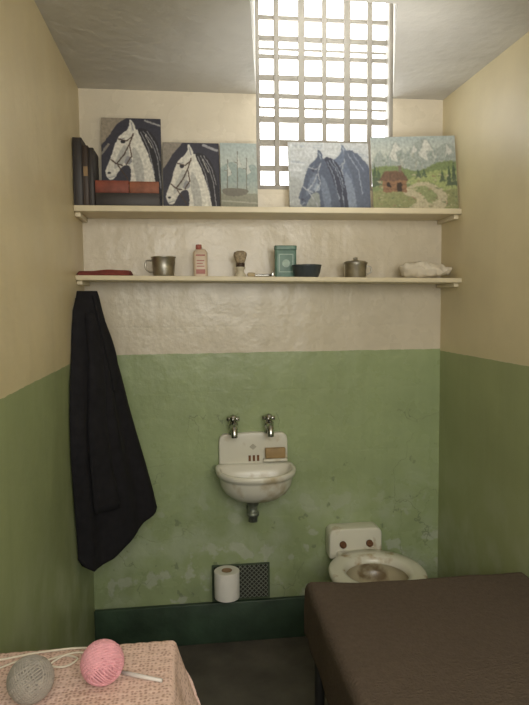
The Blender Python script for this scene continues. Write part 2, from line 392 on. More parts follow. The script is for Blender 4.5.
NAVY=(.18,.18,.23); WH=(.86,.85,.81); GR=(.55,.55,.57); DK=(.12,.12,.15); MG=(.70,.70,.68); LE=(.24,.18,.15)
def horse_head(a,ox,oy,s_,WH=WH,MG=MG,GR=GR,DK=DK,LE=LE,bottom=95,flip=1):
    """horse head and neck looking left; local units ~60 wide"""
    def T_(p): return [(ox+flip*x*s_,oy+min(y,bottom)*s_) for x,y in p]
    a.curve(T_([(31,4),(34,10),(41,10),(49,16),(56,27),(61,42),(64,62),(64,95),(22,95),(26,76),(29,62),(28,52),(23,50),(18,54),(14,60),(11,65),(6,66),(3,62),(2,56),(5,48),(9,38),(12,28),(17,18),(25,11),(28,6)]),WH)
    a.curve(T_([(22,28),(27,34),(25,44),(17,51),(11,54),(14,42)]),MG)
    a.curve(T_([(32,30),(39,40),(43,58),(42,85),(35,92),(34,64),(31,46)]),MG)
    a.curve(T_([(25,40),(29,41),(30,46),(26,49),(22,47)]),GR)
    a.curve(T_([(37,10),(46,10),(55,18),(61,33),(65,60),(65,95),(58,95),(55,66),(50,44),(43,25)]),DK)
    for q in ([(43,12),(52,24),(58,42),(61,75)],[(40,13),(48,30),(54,58)],[(47,12),(56,26),(61,44)]): a.line(T_(q),1.0*s_,GR)
    a.line(T_([(45,16),(52,30)]),.8*s_,WH)
    a.curve(T_([(28,1),(30,0),(34,6),(34,12),(29,12)]),WH); a.line(T_([(30,3),(32,11)]),1.4*s_,GR)
    a.blob(*T_([(21,24)])[0],2.6*s_,DK,1.9*s_); a.line(T_([(17,21),(23,20)]),.8*s_,GR); a.blob(*T_([(6,58.5)])[0],1.7*s_,DK,1.2*s_); a.line(T_([(5,64),(12,62)]),.9*s_,GR)
    a.line(T_([(8,44),(13,48),(20,50)]),1.4*s_,LE); a.line(T_([(14,48),(22,38),(28,26),(32,15)]),1.3*s_,LE); a.line(T_([(16,21),(25,23),(32,17)]),1.1*s_,LE); a.line(T_([(28,28),(30,40),(24,49)]),1.1*s_,LE)
    a.line(T_([(15,50),(25,64),(29,84)]),1.0*s_,LE)
a=Art(101,115,160,208,bg=NAVY)
a.curve([(99,113),(126,113),(116,122),(108,134),(99,142)],(.56,.52,.46)); a.line([(101,152),(108,142)],2.2,(.52,.50,.47))
a.line([(144,117),(159,122)],1.8,(.6,.6,.6)); a.line([(101,182),(120,180)],3,(.5,.48,.44))
horse_head(a,103,117,.92); a.finish(fade=.10)
painting(a,.089,-.078,.323,-.078,SZ+.0005,2.212,.05,'dark unframed painting of a white horse head with bridle')
a=Art(163,142,220,206,bg=NAVY)
a.curve([(161,140),(183,140),(174,152),(161,168)],(.54,.51,.47)); a.line([(204,144),(218,149)],2.4,(.6,.6,.62))
horse_head(a,164,144,.86); a.finish(fade=.13)
painting(a,.329,-.090,.554,-.090,SZ+.0005,2.118,.05,'small dark painting of a white horse head in bridle')
a=Art(220,142,260,206,bg=(.58,.62,.60)); a.grad(142,176,(.60,.65,.64),(.74,.75,.70)); a.grad(176,190,(.54,.60,.60),(.60,.62,.56)); a.grad(190,206,(.50,.49,.41),(.44,.42,.34))
a.curve([(218,168),(232,160),(244,166),(256,162),(262,170),(262,178),(218,178)],(.52,.58,.56))
for x,y in ((228,158),(239,150),(249,156)): a.line([(x,y),(x-1,190)],1.0,(.36,.34,.30)); a.line([(x-4,y+10),(x+4,y+12)],.8,(.40,.37,.33)); a.poly([(x,y+3),(x+4,y+14),(x,y+16)],(.76,.76,.72))
a.curve([(222,186),(238,185),(250,187),(244,192),(226,192)],(.36,.33,.28)); a.line([(220,197),(260,199)],1.5,(.62,.60,.52)); a.finish(fade=.30,to=(.70,.73,.72))
painting(a,.558,-.095,.706,-.095,SZ+.0005,2.118,.045,'pale painting of masts and low hills at a shore')
a=Art(288,143,370,206,n=170,bg=(.66,.67,.68),warp=1.0); a.grad(143,206,(.74,.75,.75),(.58,.60,.60))
rng=random.Random(11)
for _ in range(44):
    x=rng.uniform(288,370); y=rng.uniform(145,172); a.line([(x,y),(x+rng.uniform(5,12),y+rng.uniform(-1,2))],rng.uniform(.8,2),rng.choice([(.76,.77,.77),(.62,.65,.68),(.70,.71,.70)]))
a.poly([(287,186),(371,180),(371,207),(287,207)],(.48,.50,.48)); a.curve([(286,178),(296,176),(303,184),(306,200),(286,200)],(.60,.61,.60))
horse_head(a,318,145,.86,WH=(.34,.38,.46),MG=(.44,.48,.55),GR=(.55,.58,.62),DK=(.20,.22,.28),LE=(.60,.62,.64))
horse_head(a,296,150,.78,WH=(.26,.29,.36),MG=(.37,.41,.48),GR=(.50,.54,.59),DK=(.16,.17,.23),LE=(.60,.61,.63))
a.curve([(345,152),(353,150),(364,158),(371,170),(371,208),(358,208),(354,180),(348,164)],(.30,.33,.40)); a.line([(349,154),(359,168),(362,190)],1.3,(.50,.54,.60)); a.line([(354,153),(364,168)],1.1,(.44,.48,.55))
a.finish(fade=.15,to=(.74,.76,.78),blur=2)
painting(a,.835,-.100,1.172,-.104,SZ+.0005,2.126,.045,'blue-grey painting of two horse heads against pale sky')
a=Art(372,136,461,206,n=170,bg=(.6,.66,.68),warp=1.1); a.grad(136,162,(.60,.64,.64),(.76,.76,.70))
a.curve([(370,166),(380,150),(388,156),(398,140),(408,152),(418,143),(430,138),(440,148),(452,143),(463,152),(463,178),(370,178)],(.56,.59,.57))
a.poly([(398,141),(404,148),(398,151),(400,160),(390,157)],(.75,.75,.72)); a.poly([(430,138),(438,150),(430,150),(432,160),(422,154)],(.75,.75,.72)); a.poly([(418,143),(421,150),(414,154)],(.73,.73,.71)); a.poly([(452,144),(458,152),(450,156)],(.73,.73,.71))
rng=random.Random(5)
for _ in range(46):
    x=rng.uniform(378,456); y=rng.uniform(147,165); a.line([(x,y),(x+rng.uniform(-4,4),y+rng.uniform(3,8))],rng.uniform(.6,1.5),rng.choice([(.52,.56,.55),(.66,.67,.64),(.48,.53,.50),(.60,.60,.56)]))
a.curve([(368,170),(395,164),(420,169),(445,161),(465,165),(465,208),(368,208)],(.42,.48,.31)); a.curve([(408,178),(440,169),(464,171),(464,186),(430,187)],(.56,.60,.38)); a.curve([(368,190),(400,187),(425,193),(464,187),(464,208),(368,208)],(.49,.50,.33))
a.curve([(404,190),(414,182),(430,180),(446,188),(450,196),(442,208),(406,208),(418,197)],(.68,.64,.53)); a.curve([(414,186),(428,184),(440,194),(432,200),(424,192)],(.50,.53,.36))
for x,y,hh in ((375,160,24),(379,166,16),(453,164,20),(458,160,24),(446,168,12),(421,167,9),(427,168,7)):
    for q in range(3): a.poly([(x,y+q*hh*.25),(x+(2+q)*.9,y+hh*(.45+.27*q)),(x-(2+q)*.9,y+hh*(.45+.27*q))],(.22+.03*q,.29+.02*q,.21+.02*q))
for _ in range(120):
    x=rng.uniform(372,459); y=rng.uniform(172,204); a.line([(x,y),(x+rng.uniform(1,4),y+rng.uniform(-1,1))],rng.uniform(.5,1.1),rng.choice([(.68,.64,.53),(.34,.39,.26),(.52,.42,.33),(.56,.58,.42),(.44,.49,.33)]))
a.poly([(379,178),(385,169),(404,169),(411,178)],(.38,.28,.22)); a.poly([(383,178),(408,178),(408,189),(383,189)],(.50,.36,.26)); a.line([(383,182),(408,182)],.7,(.38,.27,.2)); a.line([(383,186),(408,186)],.7,(.38,.27,.2)); a.poly([(387,180),(391,180),(391,184),(387,184)],(.12,.09,.07)); a.poly([(398,180),(403,180),(403,189),(398,189)],(.16,.11,.08)); a.poly([(400,164),(403,164),(403,170),(400,170)],(.42,.36,.32))
a.finish(fade=.12,to=(.68,.69,.63))
painting(a,1.176,-.128,1.513,-.186,SZ+.0005,2.146,.05,'mountain landscape painting with brown cabin and green meadow')

# ---------------------------------------------------------------- lower shelf things
def thing_lathe(name,prof,c,mt,parent,seg=32,label=None,**k):
    V,Fc=lathevf(prof,c,seg,**k); return mk(name,V,Fc,mt,parent,smooth=True,label=label)
m_redcloth=mat('dark_red_cloth',(.22,.05,.04),.9,var=.2,scale=40,bump=.3,bscale=150)
z=lz(.1); V,Fc=softslab(.006,.205,-.205,-.09,z,z+.020,amp=.006,hump=.008); o=mk('folded_cloth',V,Fc,m_redcloth,smooth=True); top(o,'flat folded dark red cloth on the shelf','cloth')
def mug(c,r,h,label,hx=-1):
    e=empty('tin_mug',c,label,'mug')
    thing_lathe('cup',[(0.001,0.0),(r*.82,0),(r*.86,.003),(r*.94,h*.5),(r,h-.003),(r*1.05,h),(r*1.04,h+.002),(r*.96,h),(r*.9,h*.5),(r*.8,.006),(.001,.005)],c,m_tin,e)
    P=smoothpts([(c[0]+hx*r*.97,c[1]-.01,c[2]+h*.82),(c[0]+hx*(r+.018),c[1]-.02,c[2]+h*.80),(c[0]+hx*(r+.023),c[1]-.022,c[2]+h*.5),(c[0]+hx*(r+.012),c[1]-.018,c[2]+h*.28),(c[0]+hx*r*.9,c[1]-.01,c[2]+h*.22)],6)
    V,Fc=tubevf(P,.0035); mk('handle',V,Fc,m_tin,e,smooth=True); return e
mug((.325,-.12,lz(.322)),.047,.076,'dull tin mug with a looped handle')
def rrect(cx,cy,w,d,r,z,n=6):
    out=[]
    for (sx_,sy_,a0) in ((1,1,0),(-1,1,90),(-1,-1,180),(1,-1,270)):
        for k in range(n+1):
            a=math.radians(a0+90*k/n); out.append((cx+sx_*(w/2-r)+r*math.cos(a),cy+sy_*(d/2-r)+r*math.sin(a),z))
    return out
def rtin(cx,cy,w,d,r,z0,z1,sh=0):
    rings=[rrect(cx,cy,w-.002,d-.002,r,z0),rrect(cx,cy,w,d,r,z0+.001),rrect(cx,cy,w,d,r,z1-sh-.001)]
    if sh: rings+=[rrect(cx,cy,w*.8,d*.8,r*.8,z1-sh*.4),rrect(cx,cy,w*.55,d*.55,r*.5,z1)]
    else: rings+=[rrect(cx,cy,w-.003,d-.003,r*.9,z1)]
    return loft(rings)
m_talc=mat('cream_printed_tin',(.62,.50,.38),.4,var=.06); m_tred=mat('faded_red_print',(.38,.12,.09),.45,var=.15,scale=60); m_teal=mat('teal_tin',(.12,.22,.18),.4,var=.2,scale=25); m_teal2=mat('pale_teal_print',(.32,.44,.37),.4,var=.2,scale=60)
cx=.470; z=lz(cx); e=empty('talcum_tin',(cx,-.12,z),'cream and red talcum powder tin','tin')
V,Fc=rtin(cx,-.12,.056,.032,.012,z,z+.110,.012); mk('tin_body',V,Fc,m_talc,e,smooth=True,bevel=.0005)
V,Fc=lathevf([(.012,0),(.012,.018),(.010,.020),(.001,.020)],(cx-.006,-.12,z+.108),20); mk('cap',V,Fc,m_tred,e,smooth=True)
V,Fc=merge([boxvf(cx-.018,cx+.018,-.1368,-.1360,z+.012,z+.030),boxvf(cx-.018,cx+.018,-.1368,-.1360,z+.082,z+.088)]+[boxvf(cx-.015,cx+.015-(i%2)*.006,-.1368,-.1360,z+.040+i*.011,z+.044+i*.011) for i in range(3)])
mk('printed_label',V,Fc,m_tred,e)
m_wood=mat('dark_varnished_wood',(.05,.03,.02),.35); m_ivory=mat('ivory_handle',(.60,.55,.42),.35); m_brist=mat('badger_bristle',(.36,.29,.20),.9,var=.4,scale=120)
cx=.630; z=lz(cx); e=empty('shaving_brush',(cx,-.11,z),'shaving brush standing upright with pale handle and dark collar','shaving brush')
thing_lathe('handle',[(.001,0),(.021,0),(.024,.004),(.021,.012),(.014,.020),(.013,.028),(.019,.036),(.020,.042),(.001,.042)],(cx,-.11,z),m_ivory,e)
thing_lathe('collar',[(.001,.042),(.018,.042),(.018,.056),(.001,.056)],(cx,-.11,z),m_wood,e)
V,Fc=lathevf([(.001,.056),(.015,.056),(.020,.070),(.026,.090),(.024,.100),(.013,.106),(.001,.107)],(cx,-.11,z),32)
V=[(cx+(v[0]-cx)*(1+.07*math.sin(9*math.atan2(v[1]+.11,v[0]-cx))),v[1],v[2]) for v in V]; mk('bristles',V,Fc,m_brist,e,smooth=True)
cx=.715; z=lz(cx); e=empty('safety_razor',(cx,-.17,z),'metal safety razor lying on the shelf','razor')
V,Fc=lathevf([(.001,0),(.005,0),(.0055,.01),(.004,.03),(.0055,.06),(.004,.07),(.001,.07)],(cx-.04,-.17,z+.0065),14,axis='x'); mk('handle',V,Fc,m_chrome,e,smooth=True)
box('blade_head',cx+.030,cx+.042,-.190,-.150,z,z+.018,m_chrome,e,bevel=.003)
cx=.668; o=box('soap_cake',cx-.018,cx+.012,-.198,-.180,lz(cx),lz(cx)+.016,mat('old_soap',(.45,.36,.22),.6),bevel=.005,seg=4); top(o,'small worn piece of soap on the shelf','soap')
cx=.815; z=lz(cx); e=empty('tobacco_tin',(cx,-.10,z),'upright teal tin with pale printed front','tin')
V,Fc=rtin(cx,-.10,.088,.032,.010,z,z+.112); mk('tin_body',V,Fc,m_teal,e,smooth=True,bevel=.0008)
V,Fc=rtin(cx,-.10,.091,.035,.011,z+.1125,z+.130); mk('lid',V,Fc,m_teal,e,smooth=True,bevel=.0008)
V,Fc=merge([boxvf(cx-.030,cx+.030,-.1172,-.1162,z+.022,z+.026),boxvf(cx-.030,cx+.030,-.1172,-.1162,z+.092,z+.096),boxvf(cx-.030,cx-.026,-.1172,-.1162,z+.026,z+.092),boxvf(cx+.026,cx+.030,-.1172,-.1162,z+.026,z+.092)]+[lathevf([(.016,-.0006),(.016,.0)],(cx,-.1165,z+.058),24,axis='y')])
mk('printed_label',V,Fc,m_teal2,e)
m_bowl=mat('dark_blue_enamel',(.045,.055,.065),.3)
cx=.893; z=lz(cx); o=thing_lathe('enamel_bowl',[(.001,0),(.044,0),(.047,.003),(.054,.020),(.059,.044),(.0605,.048),(.059,.050),(.055,.046),(.048,.020),(.040,.006),(.001,.005)],(cx,-.150,z),m_bowl,None,40); top(o,'dark blue enamel shaving bowl in front of a tin','bowl')
cx=1.105; z=lz(cx); e=empty('lidded_tin_cup',(cx,-.11,z),'squat dull metal cup with lid and side handle','cup')
thing_lathe('cup',[(.001,0),(.042,0),(.044,.003),(.046,.055),(.048,.058),(.044,.058),(.042,.006),(.001,.005)],(cx,-.11,z),m_tin,e)
thing_lathe('lid',[(.049,.0585),(.050,.064),(.040,.070),(.012,.073),(.008,.078),(.010,.084),(.001,.086)],(cx,-.11,z),m_tin,e)
V,Fc=tubevf(smoothpts([(cx+.045,-.11,z+.048),(cx+.062,-.115,z+.046),(cx+.064,-.115,z+.025),(cx+.045,-.11,z+.014)],6),.003); mk('handle',V,Fc,m_tin,e,smooth=True)
m_towel=mat('off_white_terry',(.70,.64,.53),.95,var=.06,bump=.6,bscale=300,dist=.003)
NU,NV=90,40; V=[]; Fc=[]
cz=lz(1.4)+.0015; 
for v_ in range(NV+1):
    ph=math.pi*v_/NV
    for u_ in range(NU):
        th=2*math.pi*u_/NU
        rx=.106*(abs(math.sin(ph))**.5); ry=.076*(abs(math.sin(ph))**.5)
        x=1.404+rx*math.cos(th); y=-.120+ry*math.sin(th); hh=.031*(-math.cos(ph))
        q=Vector((x*15,y*15,hh*14))
        wv=noise.noise(q)*.020+(1-abs(noise.noise(q*2.0+Vector((3,1,0))))*2)*.012-.006
        zz=cz+.031+hh*(1-.30*((x-1.38)/.1))+(wv if hh>-.015 else 0)
        if hh<=-.015: zz=max(zz,cz)
        V.append((min(x+wv*.6*math.cos(th),1.514),max(y+wv*.6*math.sin(th),-.208),max(zz,cz)))
for v_ in range(NV):
    for u_ in range(NU):
        a_=v_*NU+u_; b_=v_*NU+(u_+1)%NU; Fc.append((a_,b_,b_+NU,a_+NU))
o=mk('towel',V,Fc,m_towel,smooth=True); top(o,'crumpled folded off-white towel on the shelf','towel')

# ---------------------------------------------------------------- coat hook and jacket
hy=-.215
e=empty('coat_hook',(.006,hy,1.47),'small iron hook on the side wall','hook')
box('hook_plate',0,.006,hy-.012,hy+.012,1.455,1.495,m_black,e,bevel=.001)
V,Fc=tubevf(smoothpts([(.005,hy,1.48),(.022,hy,1.474),(.036,hy,1.477),(.040,hy,1.492)],5),.004); mk('prong',V,Fc,m_black,e,smooth=True)
lev=[ # z, y of wall edge, x right edge, y right edge, thickness
(1.522,-.215,.078,-.200,.026),(1.500,-.235,.084,-.195,.034),(1.45,-.31,.092,-.19,.042),(1.38,-.345,.108,-.185,.046),(1.30,-.37,.129,-.175,.05),(1.19,-.42,.155,-.16,.05),(1.075,-.445,.178,-.145,.05),(.96,-.45,.206,-.14,.05),(.846,-.43,.235,-.13,.05),(.73,-.41,.2625,-.125,.05),(.62,-.385,.284,-.12,.05)]
def lerplev(z):
    for i in range(len(lev)-1):
        a_,b_=lev[i],lev[i+1]
        if a_[0]>=z>=b_[0]:
            t=(a_[0]-z)/(a_[0]-b_[0]); return [a_[k]+(b_[k]-a_[k])*t for k in range(5)]
    return list(lev[-1])
hem=[(0,.560),(.06,.522),(.14,.500),(.24,.503),(.36,.522),(.5,.553),(.7,.598),(.85,.628),(1,.655)]
def hemz(t):
    for i in range(len(hem)-1):
        if hem[i][0]<=t<=hem[i+1][0]:
            q=(t-hem[i][0])/(hem[i+1][0]-hem[i][0]); return hem[i][1]+(hem[i+1][1]-hem[i][1])*q
    return hem[-1][1]
def foldf(t,k):
    return (math.sin(t*13+1.2*k)+.5*math.sin(t*23+1.3-1.5*k)+.5*abs(math.sin(t*9+k*.8)))*.010*min(1,k*3)
NL,NC=80,60; rings=[]
for i in range(NL+1):
    k=i/NL; ring=[]
    for j in range(2*NC):
        front=j<NC; t=(j+.5)/NC if front else 1-(j-NC+.5)/NC
        ztop=1.522; z=ztop+(hemz(t)-ztop)*k
        zq,yL,xR,yR,th=lerplev(max(z,.62)); xL=.004
        dx,dy=(xR-xL),(yR-yL); L=math.hypot(dx,dy); nx_,ny_=dy/L,-dx/L
        ed=max(0,1-(2*t-1)**6)
        off=(th*.45*ed+foldf(t,k)*ed) if front else -(th*.2*ed)
        x=xL+dx*t+nx_*off; y=yL+dy*t+ny_*off
        ring.append((max(x,.0),y,z))
    rings.append(ring)
V,Fc=loft(rings); jk=mk('jacket',V,Fc,m_wool,smooth=True); top(jk,'long black wool jacket hanging flat from a wall hook','jacket')
def surf(t,z,lift):
    zq,yL,xR,yR,th=lerplev(max(z,.62)); xL=.004; dx,dy=xR-xL,yR-yL; L=math.hypot(dx,dy)
    k=(1.522-z)/(1.522-.56); o_=th*.45+foldf(t,k)+lift; return (xL+dx*t+dy/L*o_, yL+dy*t-dx/L*o_, z)
rings=[]
for i in range(33):
    k=i/32; z=1.44-.72*k; tc=.36-.06*k+.02*math.sin(k*7); wd=.125+.02*k
    ring=[]
    for q in range(20):
        an=2*math.pi*q/20; ring.append(surf(tc+wd*math.cos(an),z,.008+(.020+.004*math.sin(k*22))*math.sin(an)*(1 if i else .3)))
    rings.append(ring)
V,Fc=loft(rings); mk('sleeve',V,Fc,m_wool,jk,smooth=True)
rings=[]
for i in range(21):
    k=i/20; z=1.505-.36*k; tc=.66+.10*math.sin(k*2.6); wd=.05+.10*math.sin(math.pi*min(1,k*1.05))
    ring=[]
    for q in range(12):
        an=2*math.pi*q/12; ring.append(surf(min(.97,tc+wd*math.cos(an)),z,.003+.008*math.sin(an)))
    rings.append(ring)
V,Fc=loft(rings); mk('lapel',V,Fc,m_wool,jk,smooth=True)

# ---------------------------------------------------------------- wash basin
cx=.683; rz=.792
e=empty('wash_basin',(cx,-.002,.55),'small white enamel wall-hung basin with stained splashback','sink')
def plan(a,b,yc,bb,z,n=56):
    out=[]
    for i in range(n):
        t=2*math.pi*i/n; s_=math.sin(t); c_=math.cos(t)
        x=cx+a*(abs(c_)**.85)*(1 if c_>=0 else -1)
        y=yc-b*s_ if s_>=0 else yc+bb*(abs(s_)**.4)
        out.append((x,y,z))
    return out
yc=-.11
rings=[plan(.045,.035,yc-.01,.03,rz-.128),plan(.095,.085,yc-.005,.06,rz-.120),plan(.128,.122,yc,.085,rz-.096),plan(.146,.143,yc,.095,rz-.066),plan(.152,.151,yc,.100,rz-.036),plan(.155,.155,yc,.104,rz-.026),
 plan(.163,.163,yc,.107,rz-.022),plan(.166,.166,yc,.1075,rz-.010),plan(.165,.165,yc,.107,rz-.001),plan(.160,.160,yc,.1065,rz+.002),plan(.150,.150,yc,.070,rz),plan(.144,.143,yc,.060,rz-.008),plan(.134,.130,yc,.050,rz-.045),plan(.110,.105,yc,.040,rz-.085),plan(.06,.06,yc-.01,.03,rz-.105),plan(.018,.018,yc-.01,.018,rz-.108)]
V,Fc=loft(rings); mk('bowl',V,Fc,m_enamel,e,smooth=True)
outl=[(-.147,rz-.005),(.147,rz-.005),(.147,.885),(.143,.905),(.128,.919),(.05,.921),(.0,.924),(-.05,.921),(-.128,.919),(-.143,.905),(-.147,.885)]
V=[(cx+x,0,z) for x,z in outl]+[(cx+x,-.030,z) for x,z in outl]; n=len(outl)
Fc=[tuple(range(n)),tuple(range(n,2*n))[::-1]]+[(i,(i+1)%n,n+(i+1)%n,n+i) for i in range(n)]
mk('splashback',V,Fc,m_enamel,e,bevel=.006,seg=3)
V,Fc=loft([[(cx-.002+x*.016*s_,y,.862+zz*.014*s_) for x,zz in ((1,0),(0,1),(-1,0),(0,-1))] for y,s_ in ((-.0295,1),(-.033,.9))]); mk('diamond_emblem',V,Fc,mat('faded_emblem',(.45,.43,.36),.4),e)
for dx in (-.022,-.004,.014):
    box('overflow_slot',cx+dx,cx+dx+.010,-.0312,-.0295,.800,.825,m_rust,e,bevel=0)
box('soap_ledge',cx+.04,cx+.142,-.060,-.029,.800,.812,m_enamel,e,bevel=.004)
V,Fc=lathevf([(.001,0),(.020,0),(.018,.003),(.001,.003)],(cx,yc-.01,rz-.109),20); mk('drain',V,Fc,m_chrome,e,smooth=True)
V,Fc=lathevf([(.030,0),(.030,-.02),(.024,-.022),(.024,-.030),(.019,-.034),(.019,-.060),(.026,-.062),(.026,-.074),(.019,-.076),(.019,-.10),(.001,-.105)],(cx-.015,-.12,.670),24); mk('trap_stem',V,Fc,m_pipe,e,smooth=True)
V,Fc=tubevf(smoothpts([(cx-.015,-.12,.590),(cx-.015,-.09,.583),(cx-.015,-.05,.590),(cx-.015,0,.590)],5),.017,14); mk('waste_pipe',V,Fc,m_pipe,e,smooth=True)
def faucet(x,label):
    q=empty('faucet',(x,-.03,.905),label,'faucet','chrome basin faucets')
    y=-.042
    V,Fc=lathevf([(.001,0),(.021,0),(.021,.006),(.015,.012),(.015,.026),(.021,.030),(.021,.046),(.013,.052),(.010,.058),(.001,.058)],(x,y,.9215),24); mk('valve_body',V,Fc,m_chrome,q,smooth=True)
    ang=random.uniform(-.3,.3); prt=[]
    for k in range(2):
        a_=ang+k*math.pi/2; dx,dy=math.cos(a_)*.026,math.sin(a_)*.026
        prt.append(tubevf([(x-dx,y-dy,.986),(x-dx*.5,y-dy*.5,.987),(x,y,.988),(x+dx*.5,y+dy*.5,.987),(x+dx,y+dy,.986)],[.010,.008,.009,.008,.010],10))
    prt.append(lathevf([(.001,-.012),(.012,-.012),(.016,0),(.014,.012),(.001,.017)],(x,y,.988),16))
    V,Fc=merge(prt); mk('cross_handle',V,Fc,m_chrome,q,smooth=True)
    V,Fc=tubevf(smoothpts([(x,y,.957),(x,y-.030,.958),(x,y-.052,.950),(x,y-.060,.932),(x,y-.060,.920)],6),[.015]*13+[.0135]*12,14); mk('spout',V,Fc,m_chrome,q,smooth=True)
faucet(.597,'chrome faucet with cross handle above the basin')
faucet(.748,'chrome faucet with cross handle above the basin')
o=box('soap_bar',cx+.048,cx+.135,-.054,-.034,.8125,.858,mat('brown_laundry_soap',(.36,.24,.11),.6,var=.15,scale=30),bevel=.006,seg=3); top(o,'tan bar of soap standing on the basin ledge','soap')

# ---------------------------------------------------------------- vent grille and toilet roll
e=empty('vent_grille',(.626,-.001,.178),'square vent opening partly covered by diamond wire mesh','vent')
x0,x1,z0,z1=.503,.745,.183,.335
box('duct_back',x0,x1,-.004,0,z0,z1,m_dark,e,bevel=0)  # flat dark sheet on the wall in place of the shaded hollow
V,Fc=merge([boxvf(x0-.005,x1+.005,-.008,0,z1,z1+.006),boxvf(x0-.005,x1+.005,-.008,0,z0-.0,z0+.006),boxvf(x0-.005,x0+.003,-.008,0,z0+.006,z1),boxvf(x1-.003,x1+.005,-.008,0,z0+.006,z1)]); mk('frame',V,Fc,mat('green_vent_frame',(.06,.085,.05),.5),e)
prt=[]; hgt=z1-z0; xm=x0+.105
k=-hgt
while k<x1-xm:
    for sgn in (1,-1):
        a0=max(0,k); a1=min(x1-xm,k+hgt)
        if a1-a0>.005:
            p=(xm+a0,z0+(a0-k)); q=(xm+a1,z0+(a1-k))
            if sgn<0: p=(p[0],z0+z1-p[1]); q=(q[0],z0+z1-q[1])
            prt.append(tubevf([(p[0],-.0062,p[1]),(q[0],-.0062,q[1])],.0016,5))
    k+=.020
V,Fc=merge(prt); mk('wire_mesh',V,Fc,mat('galvanised_wire',(.26,.28,.23),.6,.2),e)
cx2,cy2=.558,-.090; rb=.238
e=empty('toilet_paper_holder',(cx2,-.002,.20),'bent wire holder on the wall carrying a paper roll','holder')
V,Fc=tubevf(smoothpts([(cx2,-.004,rb-.012),(cx2,-.05,rb-.015),(cx2,-.080,rb-.015),(cx2,cy2,rb-.006),(cx2,cy2,rb+.04),(cx2,cy2,rb+.09)],5),.004,8); mk('wire_arm',V,Fc,m_black,e,smooth=True)
V,Fc=lathevf([(.001,0),(.030,0),(.030,.003),(.001,.003)],(cx2,cy2,rb-.004),20); mk('support_disc',V,Fc,m_black,e,smooth=True)
e=empty('toilet_paper_roll',(cx2,cy2,rb),'white toilet paper roll standing upright on its holder','toilet paper')
V,Fc=lathevf([(.022,.0),(.051,.0),(.053,.002),(.053,.114),(.051,.116),(.022,.116),(.022,0)],(cx2,cy2,rb),40,cap0=False,cap1=False); mk('paper',V,Fc,m_paper,e,smooth=True,bevel=.001)
V,Fc=lathevf([(.0195,.0),(.0218,.0),(.0218,.117),(.0195,.117),(.0195,0)],(cx2,cy2,rb),24,cap0=False,cap1=False); mk('cardboard_core',V,Fc,m_card,e,smooth=True)

# ---------------------------------------------------------------- toilet
tx=1.135
e=empty('toilet',(tx,-.30,0),'seatless white porcelain toilet with brown stains','toilet')
def ell(a,b,yc_,z,n=48,p=1.0): return [(tx+a*math.cos(2*math.pi*i/n),yc_+b*math.sin(2*math.pi*i/n),z) for i in range(n)]
yc2=-.325; R0=.422
rings=[ell(.12,.16,-.27,.0),ell(.115,.155,-.27,.03),ell(.09,.13,-.26,.12),ell(.10,.15,-.27,.20),ell(.135,.18,-.29,.28),ell(.165,.20,-.31,.35),ell(.180,.205,yc2,.385),ell(.188,.210,yc2,R0-.022),ell(.190,.212,yc2,R0-.008),ell(.182,.204,yc2,R0),ell(.142,.150,yc2,R0+.001),ell(.126,.132,yc2,R0-.006),ell(.122,.128,yc2,R0-.03)]
V,Fc=loft(rings,cap1=False); mk('bowl',V,Fc,m_toilet,e,smooth=True)
rings=[ell(.122,.128,yc2,R0-.028),ell(.126,.132,yc2,R0-.040),ell(.118,.125,yc2,R0-.065),ell(.09,.09,yc2+.01,R0-.10),ell(.05,.05,yc2+.02,R0-.12),ell(.03,.03,yc2+.02,R0-.125)]
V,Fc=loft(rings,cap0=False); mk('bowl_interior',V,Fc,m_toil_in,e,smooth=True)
def plate(x0,x1,z0,z1,y0,y1,r=.03,n=6):
    out=[]
    for (cx_,cz_,a0) in ((x1-r,z1-r,0),(x0+r,z1-r,90),(x0+r*.3,z0+r*.3,180),(x1-r*.3,z0+r*.3,270)):
        rr=r if a0<180 else r*.3
        for k in range(n+1):
            a_=math.radians(a0+90*k/n); out.append((cx_+rr*math.cos(a_),cz_+rr*math.sin(a_)))
    rings=[[(x,y0,z) for x,z in out],[(x,y1,z) for x,z in out]]
    return loft(rings)
V,Fc=plate(1.000,1.232,.37,.500,0,-.085); mk('back_plate',V,Fc,m_toilet,e,bevel=.008,seg=3)
V,Fc=merge([boxvf(1.03,1.215,-.17,-.07,.34,.408)]); mk('neck',V,Fc,m_toilet,e,bevel=.012,seg=3)
for x in (1.058,1.175):
    V,Fc=lathevf([(.001,-.022),(.010,-.020),(.014,-.012),(.015,0)],(x,-.0855,.434),18,axis='y'); mk('bolt_cap',V,Fc,m_rust,e,smooth=True)
for x in (1.085,1.165):
    V,Fc=lathevf([(.013,0),(.012,.006),(.008,.010),(.001,.011)],(x,-.150,.4075),18); mk('seat_bolt',V,Fc,m_rust,e,smooth=True)

# ---------------------------------------------------------------- bed
bx0,bx1,by0,by1,bz=.780,1.505,-2.55,-.685,.556
e=empty('bed',((bx0+bx1)/2,(by0+by1)/2,0),'narrow iron cot with thin mattress under a blanket','bed')
V,Fc=merge([boxvf(bx0+.02,bx0+.05,by0,by1-.02,.40,.44),boxvf(bx1-.05,bx1-.02,by0,by1-.02,.40,.44),boxvf(bx0+.05,bx1-.05,by1-.05,by1-.02,.40,.44),boxvf(bx0+.05,bx1-.05,by0,by0+.03,.40,.44)]); mk('iron_frame',V,Fc,m_black,e)
for x in (bx0+.035,bx1-.035):
    for y in (by1-.05,by0+.05):
        V,Fc=tubevf([(x,y,.0),(x,y,.2),(x,y,.40)],.016,14); mk('leg',V,Fc,m_black,e,smooth=True)
box('mattress',bx0+.018,bx1-.015,by0+.015,by1-.018,.441,.534,m_matt,e,bevel=.02,seg=3)
NX,NY=110,200; V=[];Fc=[]
